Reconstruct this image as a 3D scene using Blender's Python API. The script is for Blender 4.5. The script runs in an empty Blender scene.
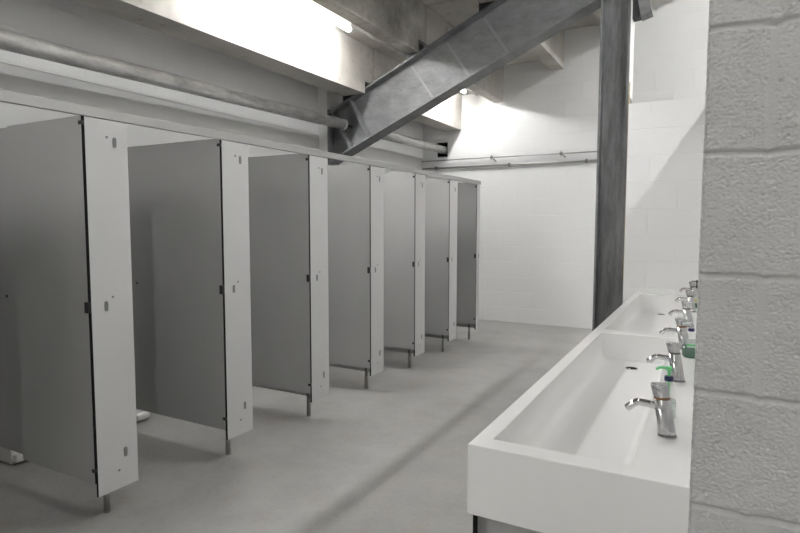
import bpy, bmesh, math, random
from mathutils import Vector, Matrix, noise

random.seed(4)
SC = bpy.context.scene
COL = SC.collection
PI = math.pi

# ------------------------------------------------------------------ materials
def new_mat(name):
    m = bpy.data.materials.new(name)
    m.use_nodes = True
    nt = m.node_tree
    return m, nt, nt.nodes['Principled BSDF']

def setp(b, **k):
    names = {'col': 'Base Color', 'rough': 'Roughness', 'metal': 'Metallic', 'trans': 'Transmission Weight',
             'ior': 'IOR', 'alpha': 'Alpha', 'spec': 'Specular IOR Level', 'coat': 'Coat Weight',
             'ecol': 'Emission Color', 'estr': 'Emission Strength'}
    for q, v in k.items():
        if q in ('col', 'ecol') and len(v) == 3:
            v = (*v, 1)
        b.inputs[names[q]].default_value = v

def node(nt, kind, **k):
    n = nt.nodes.new(kind)
    for q, v in k.items():
        setattr(n, q, v)
    return n

def ramp(nt, fac, stops):
    r = node(nt, 'ShaderNodeValToRGB')
    e = r.color_ramp.elements
    while len(e) < len(stops):
        e.new(0.5)
    for x, (p, c) in zip(e, stops):
        x.position = p
        x.color = (*c, 1) if len(c) == 3 else c
    nt.links.new(fac, r.inputs[0])
    return r.outputs[0]

def noise_tex(nt, vec, scale, detail=4, rough=0.55):
    n = node(nt, 'ShaderNodeTexNoise')
    n.inputs['Scale'].default_value = scale
    n.inputs['Detail'].default_value = detail
    n.inputs['Roughness'].default_value = rough
    nt.links.new(vec, n.inputs['Vector'])
    return n.outputs[0]

def bump(nt, bsdf, h, strength, dist, prev=None):
    b = node(nt, 'ShaderNodeBump')
    b.inputs['Strength'].default_value = strength
    b.inputs['Distance'].default_value = dist
    nt.links.new(h, b.inputs['Height'])
    if prev is not None:
        nt.links.new(prev, b.inputs['Normal'])
    nt.links.new(b.outputs[0], bsdf.inputs['Normal'])
    return b.outputs[0]

def objco(nt):
    return node(nt, 'ShaderNodeTexCoord').outputs['Object']

def plain(name, col, rough=0.5, **k):
    m, nt, b = new_mat(name)
    setp(b, col=col, rough=rough, **k)
    return m

def painted_block(name, axes, shift, col=(0.82, 0.82, 0.815), joint=(0.815, 0.815, 0.81)):
    m, nt, b = new_mat(name)
    co = objco(nt)
    s = node(nt, 'ShaderNodeSeparateXYZ')
    nt.links.new(co, s.inputs[0])
    add = node(nt, 'ShaderNodeMath', operation='ADD')
    add.inputs[1].default_value = shift
    nt.links.new(s.outputs[axes], add.inputs[0])
    c = node(nt, 'ShaderNodeCombineXYZ')
    nt.links.new(add.outputs[0], c.inputs[0])
    nt.links.new(s.outputs['Z'], c.inputs[1])
    br = node(nt, 'ShaderNodeTexBrick')
    br.offset = 0.5
    br.inputs['Scale'].default_value = 1
    br.inputs['Brick Width'].default_value = 0.45
    br.inputs['Row Height'].default_value = 0.225
    br.inputs['Mortar Size'].default_value = 0.005
    br.inputs['Mortar Smooth'].default_value = 0.6
    br.inputs['Color1'].default_value = (*col, 1)
    br.inputs['Color2'].default_value = (*[x * 0.985 for x in col], 1)
    br.inputs['Mortar'].default_value = (*joint, 1)
    nt.links.new(c.outputs[0], br.inputs['Vector'])
    nt.links.new(br.outputs['Color'], b.inputs['Base Color'])
    inv = node(nt, 'ShaderNodeMath', operation='SUBTRACT')
    inv.inputs[0].default_value = 1
    nt.links.new(br.outputs['Fac'], inv.inputs[1])
    n1 = bump(nt, b, inv.outputs[0], 0.7, 0.003)
    bump(nt, b, noise_tex(nt, co, 55, 5, 0.6), 0.35, 0.004, n1)
    setp(b, rough=0.55)
    return m

M = {}
M['far_block'] = painted_block('painted block far', 'X', 2.267 + 0.45)
M['end_block'] = painted_block('painted block end', 'X', 0.70)
M['side_block'] = painted_block('painted block side', 'Y', 0.1)

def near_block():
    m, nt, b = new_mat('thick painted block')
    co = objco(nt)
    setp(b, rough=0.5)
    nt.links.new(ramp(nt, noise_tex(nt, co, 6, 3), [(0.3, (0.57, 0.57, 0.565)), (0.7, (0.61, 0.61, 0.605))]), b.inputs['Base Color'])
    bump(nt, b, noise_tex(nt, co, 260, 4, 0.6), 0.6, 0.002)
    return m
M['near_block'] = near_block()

def floor_mat():
    m, nt, b = new_mat('screed')
    co = objco(nt)
    big = ramp(nt, noise_tex(nt, co, 1.3, 6, 0.65), [(0.3, (0.28, 0.275, 0.262)), (0.5, (0.345, 0.34, 0.325)), (0.72, (0.40, 0.395, 0.38))])
    fine = ramp(nt, noise_tex(nt, co, 38, 4, 0.7), [(0.28, (0.80, 0.79, 0.77)), (0.45, (1, 1, 1)), (1, (1, 1, 1))])
    warm = ramp(nt, noise_tex(nt, co, 4.5, 5, 0.6), [(0.55, (1, 1, 1)), (0.72, (1.0, 0.93, 0.85))])
    spv = node(nt, 'ShaderNodeTexVoronoi')
    spv.inputs['Scale'].default_value = 26
    nt.links.new(co, spv.inputs['Vector'])
    spots = ramp(nt, spv.outputs['Distance'], [(0.03, (0.30, 0.27, 0.23)), (0.10, (1, 1, 1))])
    out = big
    for x in (fine, warm, spots):
        mx = node(nt, 'ShaderNodeMix', data_type='RGBA', blend_type='MULTIPLY')
        mx.inputs['Factor'].default_value = 0.9 if x is not spots else 0.55
        nt.links.new(out, mx.inputs['A'])
        nt.links.new(x, mx.inputs['B'])
        out = mx.outputs['Result']
    nt.links.new(out, b.inputs['Base Color'])
    setp(b, rough=0.48, spec=0.4)
    bump(nt, b, noise_tex(nt, co, 30, 5, 0.6), 0.15, 0.003)
    return m
M['floor'] = floor_mat()

def steel_mat(name, lo, hi, rough=0.5, metal=0.25, scale=(3, 3, 3), spec=0.5):
    m, nt, b = new_mat(name)
    co = objco(nt)
    mp = node(nt, 'ShaderNodeMapping')
    mp.inputs['Scale'].default_value = scale
    nt.links.new(co, mp.inputs['Vector'])
    nt.links.new(ramp(nt, noise_tex(nt, mp.outputs[0], 3.0, 8, 0.7), [(0.32, lo), (0.68, hi)]), b.inputs['Base Color'])
    setp(b, rough=rough, metal=metal, spec=spec)
    bump(nt, b, noise_tex(nt, co, 40, 4), 0.08, 0.002)
    return m
M['raker'] = steel_mat('raker steel', (0.13, 0.133, 0.136), (0.24, 0.243, 0.246), 0.55, 0.1, (1.5, 1, 3), 0.35)
M['column'] = steel_mat('column steel', (0.095, 0.097, 0.10), (0.29, 0.293, 0.297), 0.48, 0.2, (4, 4, 0.6))
M['dark_steel'] = plain('black steel', (0.02, 0.02, 0.022), 0.5)
M['weld'] = plain('scuffed weld line', (0.24, 0.243, 0.246), 0.5, metal=0.2)
M['galv'] = steel_mat('galvanised pipe', (0.26, 0.257, 0.25), (0.58, 0.575, 0.56), 0.38, 0.35, (4, 1.6, 4))
M['zinc'] = plain('zinc conduit', (0.42, 0.41, 0.40), 0.35, metal=0.7)
M['clip'] = plain('brass clip', (0.22, 0.215, 0.20), 0.35, metal=0.8)
M['primer'] = plain('ochre primer', (0.42, 0.30, 0.13), 0.7)
M['white_paint'] = plain('white paint', (0.76, 0.755, 0.74), 0.5)

def concrete(name, lo, mid, hi):
    m, nt, b = new_mat(name)
    co = objco(nt)
    big = ramp(nt, noise_tex(nt, co, 1.8, 8, 0.65), [(0.3, lo), (0.5, mid), (0.75, hi)])
    spot = ramp(nt, noise_tex(nt, co, 9, 6, 0.6), [(0.30, (0.62, 0.60, 0.57)), (0.42, (1, 1, 1))])
    mx = node(nt, 'ShaderNodeMix', data_type='RGBA', blend_type='MULTIPLY')
    mx.inputs['Factor'].default_value = 0.7
    nt.links.new(big, mx.inputs['A'])
    nt.links.new(spot, mx.inputs['B'])
    nt.links.new(mx.outputs['Result'], b.inputs['Base Color'])
    setp(b, rough=0.75)
    bump(nt, b, noise_tex(nt, co, 25, 6, 0.6), 0.2, 0.004)
    return m
M['concrete'] = concrete('precast concrete', (0.31, 0.295, 0.265), (0.42, 0.40, 0.365), (0.50, 0.48, 0.445))
M['concrete_worn'] = concrete('weathered concrete', (0.17, 0.16, 0.145), (0.33, 0.315, 0.285), (0.56, 0.535, 0.49))

M['laminate'] = plain('pale grey laminate', (0.44, 0.44, 0.435), 0.38, spec=0.45)
M['laminate_face'] = plain('mid grey laminate', (0.39, 0.39, 0.385), 0.36, spec=0.45)
M['duct_panel'] = plain('grey wall panel', (0.60, 0.60, 0.59), 0.4)
M['core'] = plain('black laminate core', (0.006, 0.006, 0.006), 0.7, spec=0.1)
M['rail'] = plain('satin aluminium rail', (0.33, 0.325, 0.315), 0.42, metal=0.25)
M['inox'] = plain('brushed steel', (0.33, 0.325, 0.31), 0.35, metal=0.8)
M['disc'] = plain('grey hinge disc', (0.17, 0.168, 0.162), 0.45, metal=0.4)
M['basin'] = plain('white solid surface', (0.86, 0.858, 0.85), 0.22, spec=0.4)
M['chrome'] = plain('chrome', (0.60, 0.60, 0.61), 0.06, metal=1)
M['satin'] = steel_mat('satin chrome', (0.40, 0.40, 0.40), (0.62, 0.62, 0.62), 0.24, 1.0, (60, 60, 2))
M['chrome_ring'] = plain('dull ring', (0.16, 0.15, 0.14), 0.4, metal=0.7)
M['amber_ring'] = plain('rust brown ring', (0.28, 0.11, 0.02), 0.45)
M['hole'] = plain('dark opening', (0.004, 0.004, 0.004), 0.9)
M['bin'] = plain('white plastic', (0.72, 0.71, 0.69), 0.35)
M['lamp_white'] = plain('white enamel', (0.8, 0.8, 0.78), 0.4)
M['navy'] = plain('navy plastic', (0.012, 0.016, 0.09), 0.35)
M['mint'] = plain('mint plastic', (0.22, 0.72, 0.32), 0.35)
M['black_plastic'] = plain('black plastic', (0.01, 0.01, 0.01), 0.3)
M['frost'] = plain('frosted plastic', (0.75, 0.78, 0.76), 0.35, alpha=0.75)
M['clear'] = plain('clear plastic', (0.80, 0.84, 0.82), 0.12, alpha=0.14)
M['green_liquid'] = plain('dark green soap', (0.002, 0.085, 0.034), 0.15)
M['pale_liquid'] = plain('pale green soap', (0.60, 0.68, 0.64), 0.2, alpha=0.5)
M['paper_white'] = plain('white sticker', (0.62, 0.64, 0.63), 0.5)
M['sticker_green'] = plain('green sticker', (0.10, 0.55, 0.17), 0.5)
M['sticker_yellow'] = plain('yellow sticker', (0.60, 0.52, 0.10), 0.5)

def emit(name, col, s):
    m, nt, b = new_mat(name)
    setp(b, col=(0.9, 0.9, 0.9), ecol=col, estr=s)
    return m
M['tube'] = emit('lit tube', (0.985, 0.99, 1.0), 165.0)
M['tube_high'] = emit('lit tube high', (0.98, 0.99, 1.0), 46.0)
M['tube_far'] = emit('lit tube beyond wall', (0.985, 0.99, 1.0), 225.0)

# ------------------------------------------------------------------ mesh helpers
def link(o, parent=None):
    COL.objects.link(o)
    if parent is not None:
        o.parent = parent
        o.matrix_parent_inverse = parent.matrix_world.inverted() if False else Matrix.Identity(4)
    return o

class MB:
    """collects shapes into one mesh; coordinates are world coordinates"""
    def __init__(self):
        self.bm = bmesh.new()
        self.mats = []
    def mi(self, m):
        if m is None:
            return 0
        if m not in self.mats:
            self.mats.append(m)
        return self.mats.index(m)
    def box(self, x0, x1, y0, y1, z0, z1, m=None, edge=None, edge_axes=(), bev=0.0, seg=2):
        bm = self.bm
        i = self.mi(m)
        j = self.mi(edge) if edge else i
        vs = [bm.verts.new((x, y, z)) for x in (x0, x1) for y in (y0, y1) for z in (z0, z1)]
        f = []
        for q, ax in (((0, 1, 3, 2), 0), ((4, 6, 7, 5), 0), ((0, 4, 5, 1), 1), ((2, 3, 7, 6), 1), ((0, 2, 6, 4), 2), ((1, 5, 7, 3), 2)):
            fc = bm.faces.new([vs[k] for k in q])
            fc.material_index = j if ax in edge_axes else i
            f.append(fc)
        if bev > 0:
            es = list({e for fc in f for e in fc.edges})
            bmesh.ops.bevel(bm, geom=es, offset=bev, segments=seg, affect='EDGES', profile=0.6)
        return self
    def prism_xz(self, poly, y0, y1, m=None):
        bm = self.bm
        i = self.mi(m)
        a = [bm.verts.new((x, y0, z)) for x, z in poly]
        b = [bm.verts.new((x, y1, z)) for x, z in poly]
        n = len(poly)
        fs = [bm.faces.new(a), bm.faces.new(b[::-1])]
        for k in range(n):
            fs.append(bm.faces.new([a[k], b[k], b[(k + 1) % n], a[(k + 1) % n]]))
        for q in fs:
            q.material_index = i
        bmesh.ops.recalc_face_normals(bm, faces=fs)
        return self
    def tube(self, pts, r, m=None, n=14, caps=True, smooth=True):
        """swept round section along pts; r is a number or a list"""
        bm = self.bm
        i = self.mi(m)
        pts = [Vector(p) for p in pts]
        rs = r if isinstance(r, (list, tuple)) else [r] * len(pts)
        t0 = (pts[1] - pts[0]).normalized()
        ref = Vector((0, 0, 1)) if abs(t0.z) < 0.9 else Vector((1, 0, 0))
        u = t0.cross(ref).normalized()
        rings = []
        for k, p in enumerate(pts):
            if k == 0: t = pts[1] - pts[0]
            elif k == len(pts) - 1: t = pts[-1] - pts[-2]
            else: t = (pts[k + 1] - pts[k]).normalized() + (pts[k] - pts[k - 1]).normalized()
            if t.length < 1e-9: t = t0.copy()
            t.normalize()
            u = (u - t * u.dot(t)).normalized()
            w = t.cross(u)
            rings.append([bm.verts.new(p + (u * math.cos(2 * PI * a / n) + w * math.sin(2 * PI * a / n)) * rs[k]) for a in range(n)])
        for k in range(len(rings) - 1):
            for a in range(n):
                f = bm.faces.new([rings[k][a], rings[k][(a + 1) % n], rings[k + 1][(a + 1) % n], rings[k + 1][a]])
                f.material_index = i
                f.smooth = smooth
        if caps:
            for q in (rings[0][::-1], rings[-1]):
                bm.faces.new(q).material_index = i
        return self
    def lathe(self, c, prof, m=None, n=24, sx=1.0, sy=1.0, lean=(0, 0)):
        """prof: (radius, z) list; lean moves x,y per metre of z"""
        bm = self.bm
        i = self.mi(m)
        rings = []
        for r, z in prof:
            cx, cy = c[0] + lean[0] * z, c[1] + lean[1] * z
            rings.append([bm.verts.new((cx + r * sx * math.cos(2 * PI * a / n), cy + r * sy * math.sin(2 * PI * a / n), c[2] + z)) for a in range(n)])
        for k in range(len(rings) - 1):
            for a in range(n):
                f = bm.faces.new([rings[k][a], rings[k][(a + 1) % n], rings[k + 1][(a + 1) % n], rings[k + 1][a]])
                f.material_index = i
                f.smooth = True
        bm.faces.new(rings[0][::-1]).material_index = i
        bm.faces.new(rings[-1]).material_index = i
        return self
    def build(self, name, m=None, parent=None, origin=None, autosmooth=True):
        if m is not None:
            if not self.mats: self.mats = [m]
        me = bpy.data.meshes.new(name)
        o = Vector(origin) if origin is not None else (Vector(parent['_o']) if parent is not None else Vector((0, 0, 0)))
        bmesh.ops.translate(self.bm, verts=self.bm.verts, vec=-o)
        bmesh.ops.recalc_face_normals(self.bm, faces=self.bm.faces)
        self.bm.to_mesh(me)
        self.bm.free()
        for q in self.mats:
            me.materials.append(q)
        ob = bpy.data.objects.new(name, me)
        COL.objects.link(ob)
        if parent is not None:
            ob.parent = parent
        else:
            ob.location = o
        ob['_o'] = tuple(o)
        return ob

def root(name, loc, label, cat, group=None):
    o = bpy.data.objects.new(name, None)
    o.empty_display_size = 0.1
    COL.objects.link(o)
    o.location = loc
    o['_o'] = tuple(loc)
    o['label'] = label
    o['category'] = cat
    if group: o['group'] = group
    return o

def tag(o, label, cat, group=None):
    o['label'] = label
    o['category'] = cat
    if group: o['group'] = group
    return o

def struct(o):
    o['kind'] = 'structure'
    return o

def copy_tree(o, d):
    """copy of a thing (o at top) with all its parts, moved by d"""
    def cp(x, par):
        c = x.copy()
        COL.objects.link(c)
        if par is not None:
            c.parent = par
        for ch in x.children:
            cp(ch, c)
        return c
    c = cp(o, None)
    c.location = Vector(o.location) + Vector(d)
    return c

def smooth_bevel(o, w=0.003, seg=2, ang=35):
    b = o.modifiers.new('bevel', 'BEVEL')
    b.width = w
    b.segments = seg
    b.limit_method = 'ANGLE'
    b.angle_limit = math.radians(ang)
    b.harden_normals = False
    return o

# ------------------------------------------------------------------ dimensions
FAR = 8.1          # far wall
BACK = -4.0        # wall behind the cubicles
NEARY = -3.0
RIGHTX = 3.0
WT = 2.475         # top of the low block walls (eleven courses)

# ------------------------------------------------------------------ setting
struct(MB().box(BACK - 0.2, RIGHTX + 0.2, NEARY - 0.2, FAR + 0.2, -0.1, 0, M['floor']).build('floor'))

# far wall with a square opening for the pipe
w = MB()
hx0, hx1, hz0, hz1 = -3.745, -3.575, 2.475, 2.695
TOPZ = 6.9
w.box(BACK - 0.2, hx0, FAR, FAR + 0.2, 0, TOPZ, M['far_block'])
w.box(hx1, RIGHTX + 0.2, FAR, FAR + 0.2, 0, TOPZ, M['far_block'])
w.box(hx0, hx1, FAR, FAR + 0.2, 0, hz0, M['far_block'])
w.box(hx0, hx1, FAR, FAR + 0.2, hz1, TOPZ, M['far_block'])
w.box(hx0, hx1, FAR + 0.16, FAR + 0.2, hz0, hz1, M['hole'])
for (a, b, c, d) in ((hx0, hx0 + 0.004, hz0, hz1), (hx1 - 0.004, hx1, hz0, hz1), (hx0, hx1, hz0, hz0 + 0.004), (hx0, hx1, hz1 - 0.004, hz1)):
    w.box(a, b, FAR + 0.003, FAR + 0.17, c, d, M['hole'])
struct(w.build('wall_far'))

w = MB()
w.box(BACK - 0.2, BACK, NEARY - 0.2, FAR, 0, 3.2, M['side_block'])
struct(w.build('wall_left'))
struct(MB().box(BACK, BACK + 0.018, NEARY, FAR, 2.462, 2.487, M['white_paint'], bev=0.004).build('trim_1'))
struct(MB().box(BACK, BACK + 0.012, NEARY, FAR, 0.0, 2.460, M['duct_panel']).build('trim_2'))
struct(MB().box(BACK - 0.2, RIGHTX + 0.2, NEARY - 0.2, NEARY, 0, TOPZ, M['far_block']).build('wall_back'))
struct(MB().box(RIGHTX, RIGHTX + 0.2, NEARY, FAR, 0, TOPZ, M['side_block']).build('wall_right'))

# low block wall behind the basins; its end faces the camera with thick paint over rough blocks
SX0, SX1, SY = -0.0155, 0.203, 1.212
def near_height(x, z):
    k = z / 0.225
    wob = 0.0026 * noise.noise(Vector((x * 14, z * 3, 1.7))) + 0.0010 * noise.noise(Vector((x * 60, z * 20, 9.1))) + 0.004 * math.exp(-((x - 0.087 + 0.03 * noise.noise(Vector((0, round(z / 0.225) * 7.3, 2)))) / 0.008) ** 2)
    dz = (k - round(k)) * 0.225 + wob
    wid = 0.0065
    g = max(0.0, 1 - (dz / 0.0045) ** 2) if dz > 0 else max(0.0, 1 + dz / 0.0095)
    course = math.floor(k)
    v = 0.0
    if course % 2 == 1:
        dx = x - 0.087 + 0.002 * noise.noise(Vector((3.3, z * 25, 0)))
        v = max(0.0, 1 - (abs(dx) / 0.009) ** 4)
        # drip where bed and upright joints meet
    flat = max(g, v)
    p = Vector((x, 0, z))
    n1 = noise.noise(p * 135)
    n2 = noise.noise(p * 250 + Vector((5, 5, 5)))
    n3 = noise.noise(p * 30 + Vector((9, 2, 1)))
    pit = max(0.0, n1 * 0.8 + n2 * 0.5 - 0.12)
    region = 0.55 + 0.9 * max(0.0, min(1.0, 0.5 + n3))
    rough = (-0.0085 * pit + 0.0022 * n2 + 0.0018 * n1) * region
    return -0.0078 * g - 0.0010 * v + rough * (1 - 0.92 * flat) + (0.0006 * n3)

def near_end(bm, mi):
    rows = []
    dz = 0.0019
    dx = 0.0019
    zs = []
    z = 0.0
    while z < WT:
        zs.append(z)
        z += dz if 0.78 < z < 2.0 else 0.02
    zs.append(WT)
    us = [-0.02, -0.013, -0.008, -0.004] + [dx * k for k in range(int((SX1 - SX0) / dx))] + [SX1 - SX0]
    for z in zs:
        r = []
        for u in us:
            if u <= 0:
                ext = 0.0011 * noise.noise(Vector((z * 110, 2.0, 7.0)))
                h = near_height(SX0, z)
                # rounded arris then the side face
                a = min(1.0, -u / 0.008)
                xx = SX0 + 0.004 * (1 - math.sin(a * PI / 2)) - 0.004 + ext * 0.8 + 0.003
                yy = SY - h + 0.002 * (1 - math.cos(a * PI / 2)) + max(0.0, -u - 0.008)
                r.append(bm.verts.new((xx, yy, z)))
            else:
                x = SX0 + u
                r.append(bm.verts.new((x, SY - near_height(x, z), z)))
        rows.append(r)
    for a in range(len(rows) - 1):
        for b in range(len(us) - 1):
            f = bm.faces.new([rows[a][b], rows[a][b + 1], rows[a + 1][b + 1], rows[a + 1][b]])
            f.smooth = True
            f.material_index = mi

w = MB()
w.box(SX0, SX1, SY + 0.020, 5.52, 0, WT, M['side_block'])
near_end(w.bm, w.mi(M['near_block']))
struct(w.build('wall_basin'))
# low block wall at the end of the basins, butting the steel column
struct(MB().box(-0.651, SX0, 5.30, 5.52, 0, WT, M['end_block']).build('wall_end'))

# ------------------------------------------------------------------ stepped concrete ceiling
RX = [-3.35, -2.70, -1.845, -1.10, -0.35, 0.40, 1.15, 2.00, 2.95]
ZB = [2.861, 3.213, 3.574, 3.93, 4.285, 4.64, 4.995, 5.35, 5.705]
BW = [0.29, 0.145, 0.19, 0.20, 0.25, 0.25, 0.25, 0.25, 0.25]
RISE = 0.515
JY0, JY1 = 5.525, 5.541
c = MB()
def slab(x0, x1, z):
    c.box(x0, x1, NEARY, JY0, z, z + 0.12, M['concrete'])
    c.box(x0, x1, JY1, FAR, z, z + 0.12, M['concrete'])
slab(BACK - 0.2, RX[0] - BW[0], ZB[0] + 0.17)
for k in range(len(RX)):
    x1 = RX[k + 1] - BW[k + 1] if k + 1 < len(RX) else RIGHTX + 0.2
    slab(RX[k] + 0.007, x1 - 0.003, ZB[k] + RISE)
for k in range(4, len(RX)):
    c.box(RX[k] - BW[k], RX[k], NEARY, JY0, ZB[k], ZB[k] + RISE + 0.12, M['concrete'])
    c.box(RX[k] - BW[k], RX[k], JY1, FAR, ZB[k], ZB[k] + RISE + 0.12, M['concrete'])
struct(c.build('ceiling'))

near_lab = ['brightly lit pale concrete beam lowest of the steps, above the cubicles and beside the lit tube',
            'stained grey concrete beam just right of the long lit tube, ending at the sloping steel beam',
            'shadowed concrete beam at the top edge, above the stained beam and left of the sloping steel',
            'concrete beam highest of those left of the sloping steel beam']
far_lab = ['pale concrete beam end lowest on the far wall, above the pipe opening',
           'second lowest concrete beam end on the far wall, right of the small distant lamp',
           'third concrete beam end up the far wall, left of the steel column',
           'topmost concrete beam end half hidden behind the head of the steel column']
for k in range(4):
    m = M['concrete'] if k in (0,) else M['concrete_worn']
    x0, x1, zb, zt = RX[k] - BW[k], RX[k], ZB[k], ZB[k] + RISE + 0.12
    nib = 0.125
    b = MB()
    b.prism_xz([(x0, zb), (x1, zb), (x1, zb + nib), (x0, zb + nib)], NEARY, 5.36, m)
    b.prism_xz([(x0, zb + nib), (x1, zb + nib), (x1, zt), (x0, zt)], NEARY, JY0, m)
    tag(b.build('concrete_beam'), near_lab[k], 'beam', 'stepped concrete beams left of the sloping steel')
    b = MB()
    m = M['concrete']
    b.prism_xz([(x0, zb), (x1, zb), (x1, zb + nib), (x0, zb + nib)], 5.65, FAR, m)
    b.prism_xz([(x0, zb + nib), (x1, zb + nib), (x1, zt), (x0, zt)], JY1, FAR, m)
    tag(b.build('concrete_beam'), far_lab[k], 'beam', 'stepped concrete beams beyond the sloping steel')

# ------------------------------------------------------------------ sloping steel beam and column
RY0, RY1, RYC = 5.395, 5.605, 5.50
def rt(x): return 3.135 + 0.44 * (x + 2.923)
def rb(x): return rt(x) - 0.575
XL, XR = -3.862, 2.3
t = root('steel_raker_beam', (BACK, RYC, 2.1), 'grey steel beam sloping from behind the cubicles up across the ceiling', 'beam')
def para(x0, x1, f0, f1): return [(x0, f0(x0)), (x1, f0(x1)), (x1, f1(x1)), (x0, f1(x0))]
FT = 0.022
MB().prism_xz(para(XL, XR, lambda x: rt(x) - FT, rt), RY0, RY1, M['raker']).build('top_flange', None, t)
MB().prism_xz(para(XL, XR, rb, lambda x: rb(x) + FT), RY0, RY1, M['raker']).build('bottom_flange', None, t)
MB().prism_xz(para(XL, XR, lambda x: rb(x) + FT, lambda x: rt(x) - FT), RYC - 0.007, RYC + 0.007, M['raker']).build('web', None, t)
MB().box(XL - 0.014, XL, RY0 - 0.004, RY1 + 0.004, rb(XL) - 0.03, rt(XL) + 0.02, M['raker']).build('end_plate', None, t)
struct(MB().box(BACK + 0.0005, XL - 0.0145, 5.385, 5.615, 0, 3.03, M['white_paint']).build('trim_3'))
for xs in (-3.60, -3.84):
    x1 = xs + 0.25
    p = [(xs, rt(xs) - FT), (xs + 0.022, rt(xs + 0.022) - FT), (x1 + 0.022, rb(x1 + 0.022) + FT), (x1, rb(x1) + FT)]
    MB().prism_xz(p, RY0 + 0.004, RYC - 0.007, M['raker']).prism_xz(p, RYC + 0.007, RY1 - 0.004, M['raker']).build('stiffener', None, t)
for xa, za, xb, zb_ in ((-2.86, 3.08, -2.68, 2.70), (-2.45, 3.26, -2.28, 2.90), (-2.05, 3.44, -1.88, 3.08)):
    MB().prism_xz([(xa, rt(xa) - 0.05), (xa + 0.022, rt(xa + 0.022) - 0.05), (xb + 0.10, rb(xb + 0.10) + 0.05), (xb + 0.078, rb(xb + 0.078) + 0.05)], RYC - 0.0078, RYC - 0.0069, M['weld']).build('weld_line', None, t)
for k in range(4):
    x0, x1 = RX[k] - BW[k] - 0.03, RX[k] - 0.06
    b = MB()
    zc = ZB[k] + 0.125
    b.prism_xz([(x0, rt(x0)), (x1, rt(x1)), (x1, max(zc, rt(x1) + 0.01)), (x0, zc)], RY0 + 0.01, RY1 - 0.01, M['dark_steel'])
    b.build('seat_bracket', None, t)

t = root('steel_column', (-0.7825, RYC, 0), 'dark grey steel column standing behind the far end of the basins', 'column')
CX0, CX1 = -0.915, -0.665
zt = rb(-0.80)
CY0, CY1 = 5.378, 5.622
def colpart(name, x0, x1, y0, y1, m):
    b = MB()
    b.prism_xz([(x0, 0.02), (x1, 0.02), (x1, rb(x1) - 0.001), (x0, rb(x0) - 0.001)], y0, y1, m)
    return b.build(name, None, t)
colpart('flange', CX0, CX0 + 0.018, CY0, CY1, M['raker'])
colpart('flange', CX1 - 0.018, CX1, CY0, CY1, M['column'])
colpart('web', CX0 + 0.018, CX1 - 0.018, RYC - 0.006, RYC + 0.006, M['column'])
o = MB().box(CX1, CX1 + 0.003, CY0 + 0.003, CY1, WT + 0.09, 3.45, M['white_paint']).build('painted_face', None, t)
o['label'] = 'white painted outer face'
o = MB().box(CX1 + 0.0002, CX1 + 0.008, CY0 + 0.004, CY0 + 0.02, 0.95, WT + 0.20, M['primer']).build('primer_patch', None, t)
o['label'] = 'thin ochre strip of bare primer'
MB().box(-0.96, -0.655, 5.34, 5.66, 0, 0.02, M['column']).build('base_plate', None, t)
b = MB()
b.prism_xz([(-0.592, 3.235), (-0.505, 3.262), (-0.59, 3.62), (-0.655, 3.595)], 5.42, 5.58, M['raker'])
b.build('haunch_plate', None, t)
b = MB()
b.prism_xz([(-0.661, 3.235), (-0.594, 3.24), (-0.645, 3.50), (-0.661, 3.50)], 5.45, 5.56, M['dark_steel'])
b.build('gap_shade_plate', None, t)  # black plate standing in for the shaded gap between column and haunch

# ------------------------------------------------------------------ galvanised pipes
def pz(y): return 2.50 + 0.013 * (y - 1.84)
t = root('galvanised_pipe', (-3.62, NEARY, pz(NEARY)), 'galvanised pipe running above the cubicles up to the sloping steel beam', 'pipe', 'galvanised pipes above the cubicles')
MB().tube([(-3.62, NEARY + 0.002, pz(NEARY)), (-3.62, 5.33, pz(5.33))], 0.057, M['galv'], 28).build('pipe_body', None, t)
MB().tube([(-3.62, 5.31, pz(5.31)), (-3.62, 5.345, pz(5.345))], 0.061, M['galv'], 28).build('collar', None, t)
MB().tube([(-3.62, 5.345, pz(5.345)), (-3.62, RYC - 0.008, pz(5.49))], 0.02, M['dark_steel'], 12).build('fixing_bolt', None, t)
t = root('galvanised_pipe', (-3.62, RYC, pz(RYC)), 'galvanised pipe beyond the sloping steel beam, entering the dark hole in the far wall', 'pipe', 'galvanised pipes above the cubicles')
MB().tube([(-3.62, RYC + 0.008, pz(RYC)), (-3.645, FAR + 0.1, pz(FAR))], 0.058, M['galv'], 28).build('pipe_body', None, t)

# ------------------------------------------------------------------ conduits on the far wall
t = root('wall_conduit', (BACK, FAR - 0.05, 2.419), 'thin steel conduit along the far wall, upper of the two', 'conduit', 'conduits along the far wall')
MB().tube([(BACK + 0.002, FAR - 0.05, 2.419), (1.2, FAR - 0.05, 2.419)], 0.009, M['zinc'], 10).build('conduit_body', None, t)
for x in (-2.85, -1.844, -0.84):
    b = MB()
    b.tube([(x, FAR - 0.062, 2.385), (x, FAR - 0.062, 2.455)], 0.007, M['clip'], 8)
    b.box(x - 0.02, x + 0.02, FAR - 0.066, FAR - 0.034, 2.402, 2.436, M['clip'], bev=0.004)
    b.tube([(x + 0.02, FAR - 0.05, 2.405), (x + 0.05, FAR - 0.0, 2.372)], 0.008, M['clip'], 8)
    b.build('pipe_clip', None, t)
t = root('wall_conduit', (BACK, FAR - 0.03, 2.304), 'thicker pale conduit along the far wall, lower of the two', 'conduit', 'conduits along the far wall')
MB().tube([(BACK + 0.002, FAR - 0.03, 2.304), (1.2, FAR - 0.03, 2.304)], 0.015, M['zinc'], 12).build('conduit_body', None, t)
for x in (-3.75, -2.587, -1.506, -0.4):
    MB().box(x - 0.011, x + 0.011, FAR - 0.052, FAR, 2.278, 2.330, M['clip'], bev=0.004).build('pipe_clip', None, t)

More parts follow.
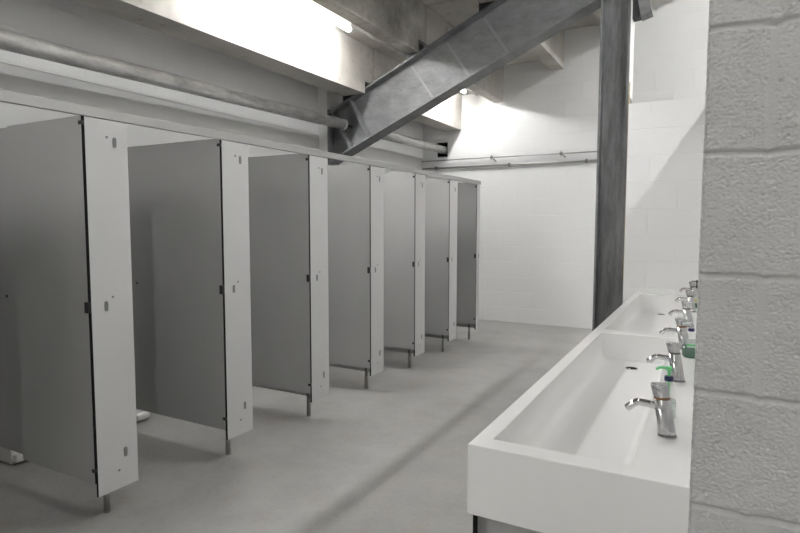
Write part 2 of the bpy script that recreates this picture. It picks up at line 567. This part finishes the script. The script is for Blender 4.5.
# ------------------------------------------------------------------ lights
def batten(x, z, y0, y1, soffit, m, label, group, hang=False):
    t = root('batten_light', (x, (y0 + y1) / 2, soffit), label, 'light', group)
    r = 0.021
    MB().tube([(x, y0 + 0.03, z), (x, y1 - 0.03, z)], r, m, 20).build('lit_tube', None, t)
    for ya, yb in ((y0, y0 + 0.03), (y1 - 0.03, y1)):
        MB().tube([(x, ya, z), (x, yb, z)], r + 0.003, M['lamp_white'], 20).build('end_cap', None, t)
    if hang:
        MB().box(x - 0.02, x + 0.02, y0 + 0.02, y1 - 0.02, z + r + 0.001, z + r + 0.03, M['lamp_white']).build('housing', None, t)
        for y in (y0 + 0.2, y1 - 0.2):
            MB().tube([(x, y, z + r + 0.03), (x, y, soffit)], 0.006, M['zinc'], 8).build('hanger_rod', None, t)
    else:
        MB().box(x - 0.022, x + 0.022, y0 + 0.02, y1 - 0.02, z + r + 0.001, soffit - 0.0005, M['lamp_white'], bev=0.003).build('housing', None, t)
        for y in (y0 + 0.3, y1 - 0.3):
            MB().box(x - 0.03, x + 0.03, y - 0.012, y + 0.012, z + 0.012, z + 0.036, M['lamp_white'], bev=0.002).build('clip', None, t)
    return t
AX, AZ, AS = -3.11, 3.305, ZB[0] + RISE
batten(AX, AZ, 3.05, 4.72, AS, M['tube'], 'long lit tube lamp on the ceiling between two concrete beams above the cubicles', 'tube lamps above the cubicles')
batten(AX, AZ, 6.92, 7.64, AS, M['tube'], 'distant lit lamp showing as a small bright spot below the sloping steel beam', 'tube lamps above the cubicles')
batten(AX, AZ, -1.9, -0.4, AS, M['tube'], 'lit tube lamp above the entrance, behind the camera', 'tube lamps above the cubicles')
for xx, ya, yb, lab in ((AX, 4.72, 6.92, 'thin conduit on the ceiling running on from the end of the long lit tube'), (AX, 7.64, FAR, 'short conduit from the distant lamp to the far wall')):
    tag(MB().tube([(xx, ya, AS - 0.02), (xx, yb, AS - 0.02)], 0.0195, M['galv'], 10).build('light_conduit', origin=(xx, ya, AS - 0.02)), lab, 'conduit', 'conduits between the tube lamps')
for ya, lab in ((-0.45, 'lit tube lamp high above the entrance, over the near end of the basins'), (2.2, 'lit tube lamp high above the middle of the basins'), (5.55, 'lit tube lamp high above the gap between column and far wall')):
    batten(-0.72, ZB[3] + RISE - 0.055, ya, ya + (1.5 if ya < 5 else 1.0), ZB[3] + RISE, M['tube_high'], lab, 'tube lamps high above the basins')
BX, BZ = 1.58, 4.98
for k, ya in ((1, 0.4), (2, 3.2), (3, 6.0)):
    batten(BX, BZ, ya, ya + 1.5, ZB[6] + RISE, M['tube_far'], ['lit tube lamp hung beyond the basin wall, behind the camera', 'lit tube lamp hung beyond the near end of the basin wall', 'lit tube lamp hung beyond the middle of the basin wall', 'lit tube lamp hung beyond the far end of the basin wall'][k], 'hanging tube lamps beyond the basin wall', True)

# ------------------------------------------------------------------ toilet cubicles
FX = -2.488        # front face of the pilasters
PITCH = 0.82
Y0 = 1.604         # left edge of the first pilaster in view
TH = 0.013
def oval(b, y, z, hw, hh, x=FX, m=None, n=20):
    vs = []
    for xx in (x - 0.0005, x + 0.0018):
        ring = []
        for k in range(n):
            a = 2 * PI * k / n
            cy = hw * math.cos(a)
            cz = hw * math.sin(a) + math.copysign(hh - hw, math.sin(a)) if abs(math.sin(a)) > 1e-6 else 0
            ring.append(b.bm.verts.new((xx, y + cy, z + cz)))
        vs.append(ring)
    i = b.mi(m)
    b.bm.faces.new(vs[1]).material_index = i
    for k in range(n):
        b.bm.faces.new([vs[0][k], vs[0][(k + 1) % n], vs[1][(k + 1) % n], vs[1][k]]).material_index = i

def cubicle(y, width, label):
    t = root('toilet_cubicle', (FX, y, 0), label, 'toilet cubicle', 'open toilet cubicles along the left wall')
    p = MB().box(FX - TH, FX, y, y + width, 0.153, 1.924, M['laminate'], M['core'], (1, 2)).build('pilaster', None, t)
    end = width < 0.15
    if not end:
        marks = ((0.145, 1.824), (0.073, 1.055), (0.147, 0.324))
        dots = ((0.106, 1.845), (0.108, 1.095), (0.109, 0.244))
    else:
        marks = ((0.073, 1.055),)
        dots = ((0.085, 1.095), (0.085, 1.845))
    for dy, z in marks:
        b = MB()
        oval(b, y + dy, z, 0.0095, 0.024, FX, M['disc'])
        b.build('hinge_plate', None, p)
    for dy, z in dots:
        MB().tube([(FX - 0.0005, y + dy, z), (FX + 0.002, y + dy, z)], 0.0060, M['disc'], 12).build('screw', None, p)
    # open door, swung into the cubicle, black core showing on its edge
    dx0 = FX - 0.001 - 0.60
    d = MB().box(dx0, FX - 0.001, y - 0.0145, y - 0.0012, 0.222, 1.9255, M['laminate_face'], M['core'], (0, 2)).build('door', None, t)
    for z, hh in ((1.895, 0.009), (1.058, 0.026), (0.285, 0.009)):
        MB().box(FX - 0.022, FX + 0.0012, y - (0.021 if hh > 0.02 else 0.0165), y - 0.0012, z - hh, z + hh, M['black_plastic'], bev=0.002).build('hinge', None, d)
    MB().box(dx0 + 0.03, dx0 + 0.075, y - 0.0010, y + 0.011, 1.03, 1.10, M['inox'], bev=0.003).build('door_lock', None, d)
    # dividing panel to the next cubicle
    py = y + min(0.113, width - TH)
    w_ = MB().box(BACK + 0.013, FX - TH - 0.015, py, py + TH, 0.153, 1.958, M['laminate_face'], M['core'], (0, 2)).build('partition', None, t)
    MB().tube([(-3.42, py - 0.003, 1.04), (-3.42, py + 0.001, 1.04)], 0.009, M['black_plastic'], 12).build('screw_cap', None, w_)
    f = MB()
    f.tube([(-2.61, py + 0.0065, 0.004), (-2.61, py + 0.0065, 0.1525)], 0.0155, M['inox'], 20)
    f.tube([(-2.61, py + 0.0065, 0.0), (-2.61, py + 0.0065, 0.008)], 0.0172, M['inox'], 20)
    fo = f.build('foot', None, t)
    MB().box(-2.622, -2.598, py - 0.005, py - 0.0003, 0.153, 0.205, M['disc'], bev=0.002).build('foot_bracket', None, fo)
    return t
labs = ['nearest grey toilet cubicle at the left edge, with the widest looking pilaster',
        'second toilet cubicle from the left, open door left of the second pilaster',
        'third toilet cubicle from the left, open door under the left end of the steel beam',
        'fourth toilet cubicle from the left, middle one of the row of seven',
        'fifth toilet cubicle from the left, third from the far wall end',
        'sixth toilet cubicle from the left, next to the last one',
        'farthest toilet cubicle by the far wall, with a narrow end pilaster']
first = cubicle(Y0, 0.2125, labs[0])
for k in range(1, 6):
    cc = copy_tree(first, (0, PITCH * k, 0))
    cc['label'] = labs[k]
cubicle(Y0 + PITCH * 6, 0.105, labs[6])
cc = copy_tree(first, (0, -PITCH, 0))
cc['label'] = 'toilet cubicle nearest the entrance, outside the left of the view'
tag(MB().box(FX - 0.020, FX + 0.004, NEARY + 0.01, 6.640, 1.927, 1.971, M['rail'], bev=0.002).build('head_rail', origin=(FX, 6.64, 1.927)),
    'long grey aluminium rail along the tops of all the cubicles', 'rail')

# small white bins beside the pans
def bin_(y, label):
    t = root('sanitary_bin', (-3.76, y, 0), label, 'bin', 'white bins inside the cubicles')
    MB().box(-3.93, -3.612, y - 0.06, y + 0.06, 0.004, 0.52, M['bin'], bev=0.008, seg=3).build('bin_body', None, t)
    MB().box(-3.94, -3.605, y - 0.064, y + 0.064, 0.522, 0.56, M['bin'], bev=0.012, seg=3).build('lid', None, t)
    MB().box(-3.66, -3.572, y - 0.052, y + 0.062, 0.016, 0.064, M['bin'], bev=0.020, seg=4).build('foot_pedal', None, t)
    return t
bin_(1.852, 'white plastic bin base showing under the panel of the nearest cubicle, far left')
bin_(2.668, 'white plastic bin base showing under the panel of the second cubicle')

# ------------------------------------------------------------------ wash basin
ZR = 0.855
BX0, BX1 = -0.551, SX0 - 0.001
BY0, BY1 = 1.394, 5.298
t = root('wash_trough', (BX0, BY0, 0), 'long white double trough wash basin along the right wall', 'wash basin')
prof = [(-0.5000, 0.855), (-0.5025, 0.850), (-0.5015, 0.775), (-0.498, 0.747), (-0.490, 0.727), (-0.477, 0.715), (-0.460, 0.7105),
        (-0.235, 0.7105), (-0.205, 0.713), (-0.182, 0.722), (-0.168, 0.742), (-0.160, 0.78), (-0.150, 0.855)]
b = MB()
bm = b.bm
b.mi(M['basin'])
troughs = [(1.462, 3.235), (3.335, 5.215)]
def quad(*p):
    return bm.faces.new([bm.verts.new(q) for q in p])
for y0, y1 in troughs:
    # sides fall slightly inwards at the ends
    def ringy(y, s):
        out = []
        for x, z in prof:
            d = (0.855 - z)
            out.append(bm.verts.new((x, y + s * min(d * 0.10, 0.014), z)))
        return out
    a, c2 = ringy(y0, 1), ringy(y1, -1)
    for k in range(len(prof) - 1):
        f = bm.faces.new([a[k], a[k + 1], c2[k + 1], c2[k]])
        f.smooth = 0 < k < len(prof) - 1
    bm.faces.new(a[::-1])
    bm.faces.new(c2)
ys = [BY0, troughs[0][0], troughs[0][1], troughs[1][0], troughs[1][1], BY1]
xs = [BX0, prof[0][0], prof[-1][0], BX1]
for i in range(3):
    for j in range(5):
        if i == 1 and j in (1, 3):
            continue
        quad((xs[i], ys[j], ZR), (xs[i + 1], ys[j], ZR), (xs[i + 1], ys[j + 1], ZR), (xs[i], ys[j + 1], ZR))
ZA = 0.660
for i in range(3):
    quad((xs[i], BY0, ZA), (xs[i + 1], BY0, ZA), (xs[i + 1], BY0, ZR), (xs[i], BY0, ZR))
    quad((xs[i], BY1, ZA), (xs[i + 1], BY1, ZA), (xs[i + 1], BY1, ZR), (xs[i], BY1, ZR))
for j in range(5):
    quad((BX0, ys[j], ZA), (BX0, ys[j + 1], ZA), (BX0, ys[j + 1], ZR), (BX0, ys[j], ZR))
    quad((BX1, ys[j], ZA), (BX1, ys[j + 1], ZA), (BX1, ys[j + 1], ZR), (BX1, ys[j], ZR))
    for i in range(3):
        quad((xs[i], ys[j], ZA), (xs[i + 1], ys[j], ZA), (xs[i + 1], ys[j + 1], ZA), (xs[i], ys[j + 1], ZA))
bmesh.ops.remove_doubles(bm, verts=bm.verts, dist=1e-5)
bo = smooth_bevel(b.build('basin_body', None, t), 0.004, 3, 40)
for y in (3.07, 5.06):
    d = MB()
    d.lathe((-0.325, y, 0.7107), [(0.030, 0.0), (0.0305, 0.002), (0.0285, 0.003), (0.0265, 0.0015)], M['chrome'], 28)
    d.lathe((-0.325, y, 0.7107), [(0.0262, 0.0014), (0.0255, 0.0024)], M['hole'], 24)
    d.build('drain', None, t)
o = MB().box(-0.536, -0.522, BY0 + 0.008, BY1 - 0.002, 0.0, ZA - 0.0005, M['laminate_face'], M['core'], (1, 2)).build('fascia_panel', None, t)
o['label'] = 'grey panel with a black edge below the basin'
MB().box(-0.5215, BX1, BY0 + 0.03, BY0 + 0.043, 0.0, ZA - 0.0005, M['laminate_face']).build('end_panel', None, t)

# ------------------------------------------------------------------ taps
def tap(y, ring_mat, label):
    c0 = (-0.083, y, ZR)
    t = root('basin_tap', c0, label, 'tap', 'chrome taps along the basin')
    L = (-0.165, 0.0)
    MB().lathe(c0, [(0.0252, 0.0), (0.0252, 0.0025), (0.0238, 0.004)], M['satin'], 28).build('base_ring', None, t)
    MB().lathe(c0, [(0.0236, 0.0035), (0.0226, 0.02), (0.0215, 0.106)], M['satin'], 32, lean=L).build('tap_body', None, t)
    MB().lathe(c0, [(0.0205, 0.1055), (0.0221, 0.1065), (0.0221, 0.1085), (0.0205, 0.1095)], ring_mat, 32, lean=L).build('ring', None, t)
    # lever cap with a slanting top
    bm_ = MB()
    n = 32
    i = bm_.mi(M['satin'])
    rings = []
    for r, z, sl in ((0.0205, 0.1095, 0), (0.0215, 0.112, 0), (0.0232, 0.130, 0.0), (0.0237, 0.141, -0.06), (0.0222, 0.1445, -0.06), (0.014, 0.146, -0.06)):
        cx = c0[0] + L[0] * z - 0.001
        rings.append([bm_.bm.verts.new((cx + r * math.cos(2 * PI * a / n), y + r * math.sin(2 * PI * a / n), ZR + z - sl * (r * math.cos(2 * PI * a / n) * -0.55 + 0.0))) for a in range(n)])
    for k in range(len(rings) - 1):
        for a in range(n):
            f = bm_.bm.faces.new([rings[k][a], rings[k][(a + 1) % n], rings[k + 1][(a + 1) % n], rings[k + 1][a]])
            f.smooth = True
    bm_.bm.faces.new(rings[0][::-1])
    bm_.bm.faces.new(rings[-1])
    bm_.build('lever_cap', None, t)
    pts = [(-0.098, y, ZR + 0.081), (-0.130, y - 0.001, ZR + 0.0845), (-0.158, y - 0.002, ZR + 0.0875), (-0.164, y - 0.003, ZR + 0.0865), (-0.170, y - 0.003, ZR + 0.083), (-0.181, y - 0.004, ZR + 0.0735), (-0.190, y - 0.004, ZR + 0.0655)]
    s = MB().tube(pts, [0.0110, 0.0108, 0.0105, 0.0105, 0.0105, 0.0105, 0.0105], M['chrome'], 18).build('spout', None, t)
    a, e = Vector(pts[-2]), Vector(pts[-1])
    d = (e - a).normalized()
    MB().tube([e - d * 0.001, e + d * 0.0012], 0.0075, M['chrome_ring'], 16).build('aerator', None, s)
    return t
tl = ['nearest chrome tap, with a rust brown ring, at the near end of the basin',
      'second chrome tap from the near end, left of the large green soap bottle',
      'third chrome tap from the near end, with a rust brown ring, by the basin divider',
      'fourth chrome tap from the near end, first beyond the basin divider',
      'fifth chrome tap from the near end, beside the small green and yellow bottle',
      'farthest chrome tap, by the black pump bottle at the end wall']
for k, y in enumerate((1.712, 2.345, 2.978, 3.640, 4.285, 4.950)):
    tap(y, M['amber_ring'] if k in (0, 2) else M['chrome_ring'], tl[k])

# ------------------------------------------------------------------ soap bottles
def pump(t, c, z0, hc, hp, mc, mp, nozzle=0.036, r=0.013):
    """collar and pump head; nozzle points to -x"""
    MB().lathe((c[0], c[1], z0), [(r, 0), (r, hc * 0.85), (r * 0.85, hc)], mc, 20).build('collar', None, t)
    b = MB()
    b.tube([(c[0], c[1], z0 + hc), (c[0], c[1], z0 + hc + hp * 0.6)], 0.0048, mp, 12)
    zt = z0 + hc + hp
    b.lathe((c[0], c[1], zt - hp * 0.45), [(0.0085, 0), (0.0085, hp * 0.35), (0.006, hp * 0.45)], mp, 16)
    b.tube([(c[0], c[1], zt - hp * 0.22), (c[0] - nozzle * 0.7, c[1] - 0.002, zt - hp * 0.2), (c[0] - nozzle, c[1] - 0.003, zt - hp * 0.42)], [0.0052, 0.0045, 0.0038], mp, 12)
    b.build('pump', None, t)

G = 'soap bottles along the basin'
def bottle(c, rw, rd, h, neck, shell, liquid, fill, label):
    t = root('soap_bottle', c, label, 'soap bottle', G)
    pr = [(0.80, 0), (0.96, 0.006), (1.0, 0.014), (1.0, h * 0.62), (0.93, h * 0.74), (0.72, h * 0.86), (neck, h * 0.95), (neck, h)]
    MB().lathe(c, [(q * rw, z) for q, z in pr], shell, 28, 1, rd / rw).build('bottle_body', None, t)
    lp = [(q * rw * 0.95, z + 0.002) for q, z in pr if z < fill] + [(rw * 0.95 * (1.0 if fill < h * 0.62 else 0.85), fill)]
    MB().lathe(c, lp, liquid, 28, 1, rd / rw).build('liquid', None, t)
    return t
c = (-0.092, 1.865, ZR)
t = bottle(c, 0.0225, 0.029, 0.119, 0.50, M['clear'], M['pale_liquid'], 0.060, 'slim pale bottle with mint green pump behind the nearest tap')
pump(t, c, ZR + 0.119, 0.014, 0.030, M['navy'], M['mint'])
o = MB().tube([(c[0], c[1], ZR + 0.062), (c[0], c[1], ZR + 0.117)], 0.005, M['mint'], 10).build('dip_tube', None, t)
c = (-0.056, 2.80, ZR)
t = bottle(c, 0.036, 0.030, 0.118, 0.33, M['clear'], M['green_liquid'], 0.052, 'large clear bottle of dark green soap with navy collar behind the second tap')
pump(t, c, ZR + 0.118, 0.013, 0.026, M['navy'], M['frost'])
def sticker(t, c, rw, rd, z0, z1, a0, a1, m, name='sticker'):
    b = MB()
    i = b.mi(m)
    n = 12
    rows = [[b.bm.verts.new((c[0] + rw * math.cos(a0 + (a1 - a0) * k / n), c[1] + rd * math.sin(a0 + (a1 - a0) * k / n), z)) for k in range(n + 1)] for z in (z0, z1)]
    for k in range(n):
        b.bm.faces.new([rows[0][k], rows[0][k + 1], rows[1][k + 1], rows[1][k]])
    ob = b.build(name, None, t)
    s = ob.modifiers.new('thick', 'SOLIDIFY')
    s.thickness = 0.0004
    return ob
sticker(t, c, 0.0366, 0.0306, ZR + 0.050, ZR + 0.088, PI * 1.36, PI * 1.74, M['paper_white'])
sticker(t, c, 0.0370, 0.0310, ZR + 0.056, ZR + 0.064, PI * 1.36, PI * 1.74, M['sticker_green'])
c = (-0.052, 4.50, ZR)
t = bottle(c, 0.028, 0.024, 0.095, 0.40, M['frost'], M['green_liquid'], 0.040, 'small bottle with green base and yellow sticker beside the fifth tap')
sticker(t, c, 0.0290, 0.0250, ZR + 0.000, ZR + 0.036, PI * 0.8, PI * 2.1, M['green_liquid'])
sticker(t, c, 0.0290, 0.0250, ZR + 0.048, ZR + 0.062, PI * 1.1, PI * 1.5, M['sticker_yellow'])
MB().lathe((c[0], c[1], ZR + 0.095), [(0.012, 0), (0.012, 0.012), (0.010, 0.016)], M['frost'], 18).build('cap', None, t)
c = (-0.076, 5.06, ZR)
t = bottle(c, 0.028, 0.026, 0.085, 0.45, M['frost'], M['pale_liquid'], 0.04, 'farthest bottle, with a black pump, by the farthest tap')
pump(t, c, ZR + 0.085, 0.022, 0.042, M['black_plastic'], M['black_plastic'], 0.045, 0.014)

# ------------------------------------------------------------------ camera, world, view
cam = bpy.data.cameras.new('camera')
cam.sensor_width = 36
cam.lens = 568.96 / 800 * 36
cam.clip_start = 0.02
co_ = bpy.data.objects.new('camera', cam)
COL.objects.link(co_)
R = Matrix(((0.8785268699884883, -0.0366762608739495, 0.4762828892544177),
            (0.47769062731790113, 0.06435297479889213, -0.8761679971370577),
            (0.0014843452630714958, 0.9972530002576273, 0.0740557235890707))).to_4x4()
co_.matrix_world = Matrix.Translation((0, 0, 1.442)) @ R
SC.camera = co_

wd = bpy.data.worlds.new('world')
SC.world = wd
wd.use_nodes = True
wd.node_tree.nodes['Background'].inputs[0].default_value = (0.9, 0.95, 1, 1)
wd.node_tree.nodes['Background'].inputs[1].default_value = 0.02

SC.view_settings.view_transform = 'Standard'
SC.view_settings.look = 'None'
SC.view_settings.gamma = 1
SC.view_settings.exposure = 0.27
SC.view_settings.use_curve_mapping = False
SC.cycles.max_bounces = 10
SC.cycles.diffuse_bounces = 6
SC.cycles.caustics_reflective = False
SC.cycles.caustics_refractive = False
SC.cycles.sample_clamp_indirect = 25

for o in list(SC.objects):
    if '_o' in o:
        del o['_o']
